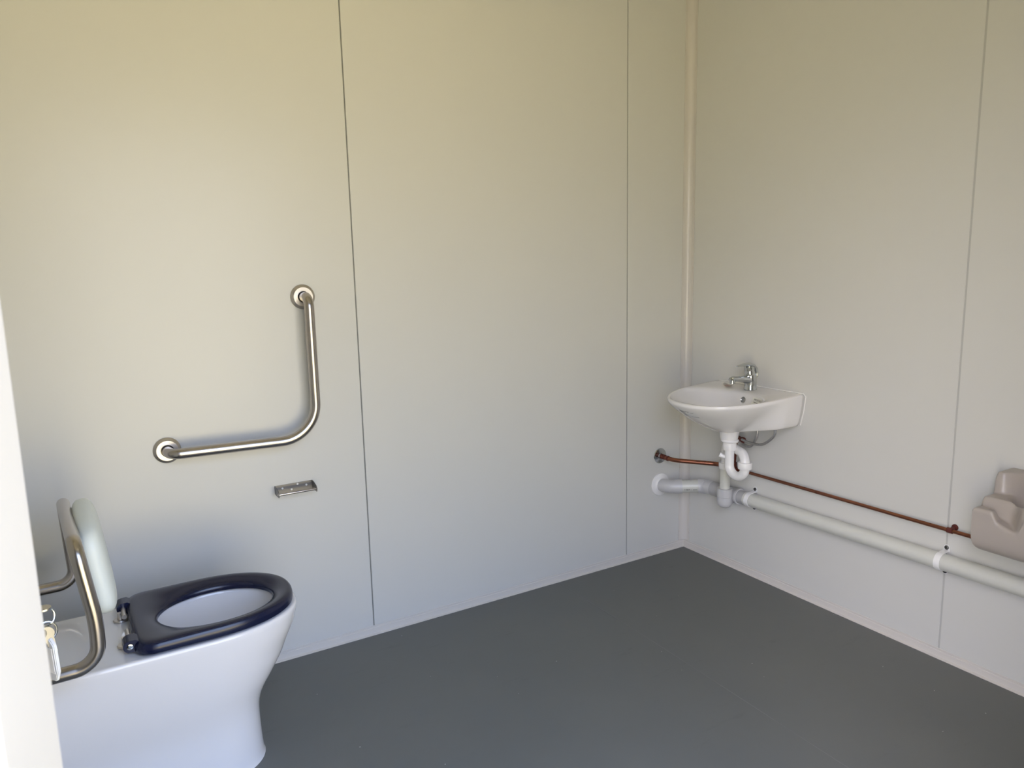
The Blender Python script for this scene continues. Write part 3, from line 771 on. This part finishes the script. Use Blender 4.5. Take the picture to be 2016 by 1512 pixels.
# ------------------------------------------------------------------ grey drain line
DP = thing('drain_pipe', 'grey plastic waste pipe along the foot of the right wall', 'drain pipe', (-0.03, -0.3, 0.345))
pxl = -0.031
def pz(y): return 0.3405 - 0.0085 * y
bm = bmesh.new(); sweep(bm, [Vector((pxl, -0.38, pz(-0.38))), Vector((pxl, -2.168, pz(-2.168)))], 0.028, 32); obj('long_pipe', bm, M_pvc, DP)
line = fillet([(pxl, -0.40, pz(-0.4)), (pxl, -0.155, 0.339), (-0.1533, -0.052, 0.330), (-0.1533, -0.001, 0.3287)], [0.05, 0.05], 12)
LT = sum((b - a).length for a, b in zip(line, line[1:]))
bm = bmesh.new(); sweep(bm, subpath(line, 0.0, LT - 0.0005), 0.0276, 32); obj('short_pipe', bm, M_pvc, DP)
def fit(a, b, r, m, nm, n=32):
    bm = bmesh.new(); sweep(bm, subpath(line, a, b), r, n); return obj(nm, bm, m, DP)
fit(0.003, 0.040, 0.0292, M_pvcd, 'spigot')
fit(0.040, 0.130, 0.0325, M_pvcd, 'tee')
fit(0.036, 0.044, 0.0345, M_pvcg, 'socket_rim')
fit(0.130, 0.190, 0.0310, M_pvcd, 'pipe_sleeve')
fit(0.186, 0.240, 0.0306, M_pvcg, 'elbow')
fit(0.232, 0.270, 0.0328, M_pvcg, 'elbow_socket')
fit(LT - 0.080, LT - 0.002, 0.0304, M_pvcg, 'elbow')
fit(LT - 0.112, LT - 0.078, 0.0328, M_pvcg, 'elbow_socket')
# upright socket and bend that take the trap outlet
bm = bmesh.new(); lathe(bm, [(0.0215, 0.0), (0.0215, 0.0935)], (ox, oy, 0.372), (0, 0, 1), 32); obj('outlet_pipe', bm, M_pvc, DP)
bm = bmesh.new(); lathe(bm, [(0.0225, 0.0), (0.0325, 0.0), (0.0325, -0.036), (0.031, -0.0375), (0.031, -0.05), (0, -0.05)], (ox, oy, 0.3795), (0, 0, 1), 36); obj('upright_socket', bm, M_pvcg, DP)
bm = bmesh.new(); sweep(bm, fillet([(ox, oy, 0.341), (ox, oy, 0.318), (pxl - 0.002, oy + 0.02, 0.336)], 0.03, 12), 0.0318, 32)
lathe(bm, [(0.0318, 0.0), (0.031, -0.010), (0.027, -0.021), (0.018, -0.029), (0.008, -0.032), (0, -0.0325)], (ox, oy, 0.326), (0, 0, 1), 36)
obj('bend', bm, M_pvcg, DP)
bm = bmesh.new(); lathe(bm, [(0.030, 0.0), (0.050, 0.0), (0.0525, 0.002), (0.051, 0.007), (0.044, 0.011), (0.036, 0.013), (0.033, 0.017), (0.0285, 0.018)], (-0.1533, 0, 0.3287), (0, -1, 0), 48); obj('wall_flange', bm, M_wht, DP, label='white plastic wall flange')
# printed marks on the short pipe
def curved_text(s, size, path, at_len, r, ang0, parent):
    bm = text_bm(s, size, 'LEFT')
    for v in bm.verts: v.co.x += 0.3 * v.co.y
    a = subpath(path, 0.0, at_len)[-1]; b = subpath(path, 0.0, at_len + 0.004)[-1]
    t = (b - a).normalized(); up = Vector((0, 0, 1)); up = (up - t * up.dot(t)).normalized(); out = t.cross(up)
    if out.x > 0: out = -out
    rd = -t if t.y > 0 else t   # reading direction seen from the room
    for v in bm.verts:
        th = ang0 + v.co.y / r
        v.co = a + rd * v.co.x + out * (r * math.cos(th)) + up * (r * math.sin(th))
    return obj('lettering', bm, M_black, parent, smooth=False)
SPIPE = bpy.data.objects['short_pipe']
curved_text('1284 ~ mm', 0.0125, line, LT - 0.117, 0.0279, -0.50, SPIPE)
# ------------------------------------------------------------------ copper supply pipe
CP = thing('copper_pipe', 'copper water pipe running along the right wall below the basin', 'water pipe', (-0.02, -0.3165, 0.455))
bm = bmesh.new(); sweep(bm, fillet([(-0.155, -0.002, 0.4634), (-0.146, -0.075, 0.4575), (-0.022, -0.222, 0.453), (-0.022, -0.3165, 0.4545)], [0.12, 0.06], 14), 0.0097, 24); obj('supply_bend', bm, M_copper, CP)
bm = bmesh.new(); sweep(bm, [Vector((-0.019, -0.3165, 0.4545)), Vector((-0.019, -2.168, 0.4625))], 0.0064, 20); obj('branch_pipe', bm, M_copper, CP)
bm = bmesh.new(); lathe(bm, [(0.010, 0.0), (0.034, 0.0), (0.0355, 0.001), (0.034, 0.004), (0.013, 0.006), (0.0115, 0.010), (0.0098, 0.010)], (-0.155, 0, 0.4634), (0, -1, 0), 44); obj('wall_plate', bm, M_chrome, CP, label='chrome wall plate')
bm = bmesh.new()
dirn = (Vector((-0.146, -0.075, 0.4575)) - Vector((-0.155, 0, 0.4634))).normalized()
for a_, b_, r_ in ((0.008, 0.020, 0.0118), (0.023, 0.034, 0.0112), (0.044, 0.052, 0.0118)): sweep(bm, [Vector((-0.155, 0, 0.4634)) + dirn * a_, Vector((-0.155, 0, 0.4634)) + dirn * b_], r_, 24)
obj('collar', bm, M_copfit, CP)
bm = bmesh.new(); lathe(bm, [(0.012, -0.024), (0.0125, -0.02), (0.0125, 0.02), (0.012, 0.024)], (-0.0205, -0.3165, 0.4545), (0, 1, 0), 24); lathe(bm, [(0.011, 0), (0.011, 0.028)], (-0.0205, -0.3165, 0.4545), (0, 0, 1), 24); obj('tee', bm, M_copfit, CP)
bm = bmesh.new(); sweep(bm, [Vector((-0.0205, -0.3165, 0.46)), Vector((-0.0215, -0.326, 0.585))], 0.0066, 18); obj('riser', bm, M_copfit, CP)
bm = bmesh.new(); lathe(bm, [(0.012, -0.018), (0.012, 0.006), (0.009, 0.010), (0.009, 0.024)], (-0.0215, -0.327, 0.592), (0, 0, 1), 20); lathe(bm, [(0.009, 0.0), (0.009, 0.05), (0.012, 0.052), (0.012, 0.062), (0.0, 0.064)], (-0.022, -0.327, 0.596), (-0.35, -0.9, 0.0), 18); obj('stop_valve', bm, M_copfit, CP, label='dark brass stop valve')

# ------------------------------------------------------------------ braided hoses
def hose(pts, label):
    o = obj('flexible_hose', sweep(bmesh.new(), spline(pts), 0.0052, 16), M_braid)
    return tag(o, label, 'hose', 'braided tap hoses under the basin')
hose([(-0.050, -0.4620, 0.679), (-0.050, -0.4580, 0.625), (-0.050, -0.430, 0.581), (-0.050, -0.400, 0.578), (-0.049, -0.3865, 0.580)], 'braided steel tap hose nearer the trap, dropping short under the basin')
hose([(-0.066, -0.5640, 0.679), (-0.066, -0.5540, 0.645), (-0.066, -0.500, 0.604), (-0.066, -0.435, 0.599), (-0.062, -0.392, 0.603)], 'braided steel tap hose with the wider loop, leaving the basin further right')

# ------------------------------------------------------------------ pipe clips
def saddle(name, y, zc, label):
    C_ = thing(name, label, 'pipe clip', (0, y, zc), 'white saddle clips on the grey pipe')
    bm = bmesh.new(); r0, r1, w = 0.0283, 0.0305, 0.019
    cx = pxl
    def prof(r):
        p = []
        for k in range(29):
            a = PI / 2 + 0.35 + (PI - 0.7) * k / 28 if False else PI / 2 - 0.10 + (PI + 0.20) * k / 28
            p.append((cx + r * math.cos(a), zc + r * math.sin(a)))
        return p
    po_, pi_ = prof(r1), prof(r0)
    sec = [(-0.0002, zc + r1 + 0.003)] + [(po_[0][0] + 0.006, zc + r1 + 0.001)] + po_ + [(po_[-1][0] + 0.006, zc - r1 - 0.001), (-0.0002, zc - r1 - 0.003), (-0.0002, zc - r1 + 0.001)] + pi_[::-1] + [(-0.0002, zc + r1 - 0.001)]
    extrude_poly(bm, [(x, y + w / 2, z) for x, z in sec], (0, -w, 0))
    st = obj('strap', bm, M_clip, C_, angle=30)
    for s in (1, -1):
        bm = bmesh.new(); n = 12
        base = [(-w / 2, -0.004), (w / 2, -0.004)] + [(w / 2 * math.cos(a), 0.011 + w / 2 * math.sin(a)) for a in [k * PI / n for k in range(n + 1)]]
        extrude_poly(bm, [(-0.0003, y + u, zc + s * (r1 + v)) for u, v in base], (-0.002, 0, 0)); obj('tab', bm, M_clip, C_, smooth=False)
        bm = bmesh.new(); lathe(bm, [(0.0072, 0), (0.0070, 0.0025), (0.0045, 0.0038), (0.0042, 0.0022), (0, 0.0022)], (-0.0023, y, zc + s * (r1 + 0.0105)), (-1, 0, 0), 20)
        obj('screw', bm, M_screw, C_, label='dark screw head')
    return C_
saddle('pipe_clip', -0.418, pz(-0.418), 'white pipe clip on the grey pipe close to the basin waste')
saddle('pipe_clip', -1.216, pz(-1.216), 'white pipe clip on the grey pipe below the copper pipe clip')
CC = thing('copper_pipe_clip', 'small rust red clip holding the copper pipe at the wall joint', 'pipe clip', (0, -1.2309, 0.459))
bm = bmesh.new(); sweep(bm, [Vector((-0.019, -1.222, 0.4586)), Vector((-0.019, -1.240, 0.4587))], 0.0092, 20)
sweep(bm, [Vector((-0.0005, -1.2345, 0.465)), Vector((-0.019, -1.2345, 0.462))], 0.007, 16); obj('body', bm, M_cupclip, CC)
bm = bmesh.new(); lathe(bm, [(0.0105, 0), (0.0105, 0.003), (0.009, 0.005), (0, 0.0055)], (-0.0003, -1.2365, 0.4672), (-1, 0, 0), 24); obj('cap', bm, M_cupclip, CC)

# ------------------------------------------------------------------ beige moulded basin at the right
def plastic_basin():
    NX, NY = 84, 220
    xa, xb, ya, yb = -0.200, -0.0005, -1.385, -2.02
    xs = [xa + (xb - xa) * i / NX for i in range(NX + 1)]; ysl = [ya + (yb - ya) * j / NY for j in range(NY + 1)]
    def h(x, y):
        yy = min(y - yb, ya - y)                       # distance from the nearer end
        z = 0.641
        front = -0.152 - 0.056 * sstep(0.080, 0.150, yy)       # front edge of the main ledge bulges forward
        if x < front:                                   # soap tray between ledge and front lip
            z = 0.607 - 0.034 * sstep(0.0, 0.125, yy)
            if x < -0.156 - 0.018 * yy / 0.060 and yy < 0.060: z = 0.617    # corner post of the lip
        elif x < -0.188: z = 0.622                      # rolled front rim
        bs = -0.085 + 0.065 * sstep(0.012, 0.095, yy)    # upright at the wall
        if x > bs: z = 0.704
        u = (x + 0.085) / 0.100; v = (y - (ya + yb) / 2) / 0.262     # bowl
        d = (abs(u) ** 2.3 + abs(v) ** 2.3)
        if d < 1.0 and x <= -0.014: z = min(z, 0.641 - 0.115 * (1 - d) ** 0.45)
        return z
    Z = [[h(x, y) for x in xs] for y in ysl]
    for _ in range(4):
        Z2 = [r[:] for r in Z]
        for j in range(NY + 1):
            for i in range(NX + 1):
                s = 0; n = 0
                for dj in (-1, 0, 1):
                    for di in (-1, 0, 1):
                        jj, ii = j + dj, i + di
                        if 0 <= jj <= NY and 0 <= ii <= NX: s += Z[jj][ii]; n += 1
                Z2[j][i] = s / n
        Z = Z2
    rr = 0.009                                          # rolled outer edges
    for j, y in enumerate(ysl):
        for i, x in enumerate(xs):
            d = min(x - xa, ya - y, y - yb)
            if d < rr: Z[j][i] -= rr - math.sqrt(max(0.0, rr * rr - (rr - d) ** 2))
    bm = bmesh.new()
    V = [[bm.verts.new((xs[i], ysl[j], Z[j][i])) for i in range(NX + 1)] for j in range(NY + 1)]
    for j in range(NY):
        for i in range(NX): bm.faces.new((V[j][i], V[j][i + 1], V[j + 1][i + 1], V[j + 1][i]))
    per = [V[0][i] for i in range(NX, -1, -1)] + [V[j][0] for j in range(1, NY + 1)] + [V[NY][i] for i in range(1, NX + 1)] + [V[j][NX] for j in range(NY - 1, 0, -1)]
    ctr = Vector((-0.05, (ya + yb) / 2, 0))
    prev = per
    for k, (f, z) in enumerate(((0.0, None), (0.0, 0.545), (0.006, 0.528), (0.022, 0.514), (0.05, 0.503), (0.09, 0.495), (0.15, 0.488), (0.25, 0.482), (0.45, 0.474), (0.8, 0.47))):
        cur = []
        for p in per:
            q = p.co; dx = (ctr.x - q.x) if q.x < -0.01 else 0.0; dy = ctr.y - q.y
            edge_y = 1.0
            sy = f * 0.35 if f > 0 else f * 0.3
            cur.append(bm.verts.new((q.x + dx * f if q.x < -0.01 else q.x, q.y + dy * sy, (q.z - 0.006) if z is None else z)))
        n = len(per)
        for i in range(n): bm.faces.new((prev[i], prev[(i + 1) % n], cur[(i + 1) % n], cur[i]))
        prev = cur
    bm.faces.new(prev)
    return bm
UB = thing('plastic_basin', 'beige moulded plastic basin with stepped rim on the right wall, cut by the frame edge', 'basin', (0, -1.7, 0.47))
obj('body', plastic_basin(), M_beige, UB, angle=60)
bm = bmesh.new(); lathe(bm, [(0.018, 0), (0.019, 0.0015), (0.013, 0.002), (0.0, 0.0012)], (-0.118, -1.7025, 0.5265), (0, 0, 1), 28); obj('plug_hole', bm, M_chrome, UB)
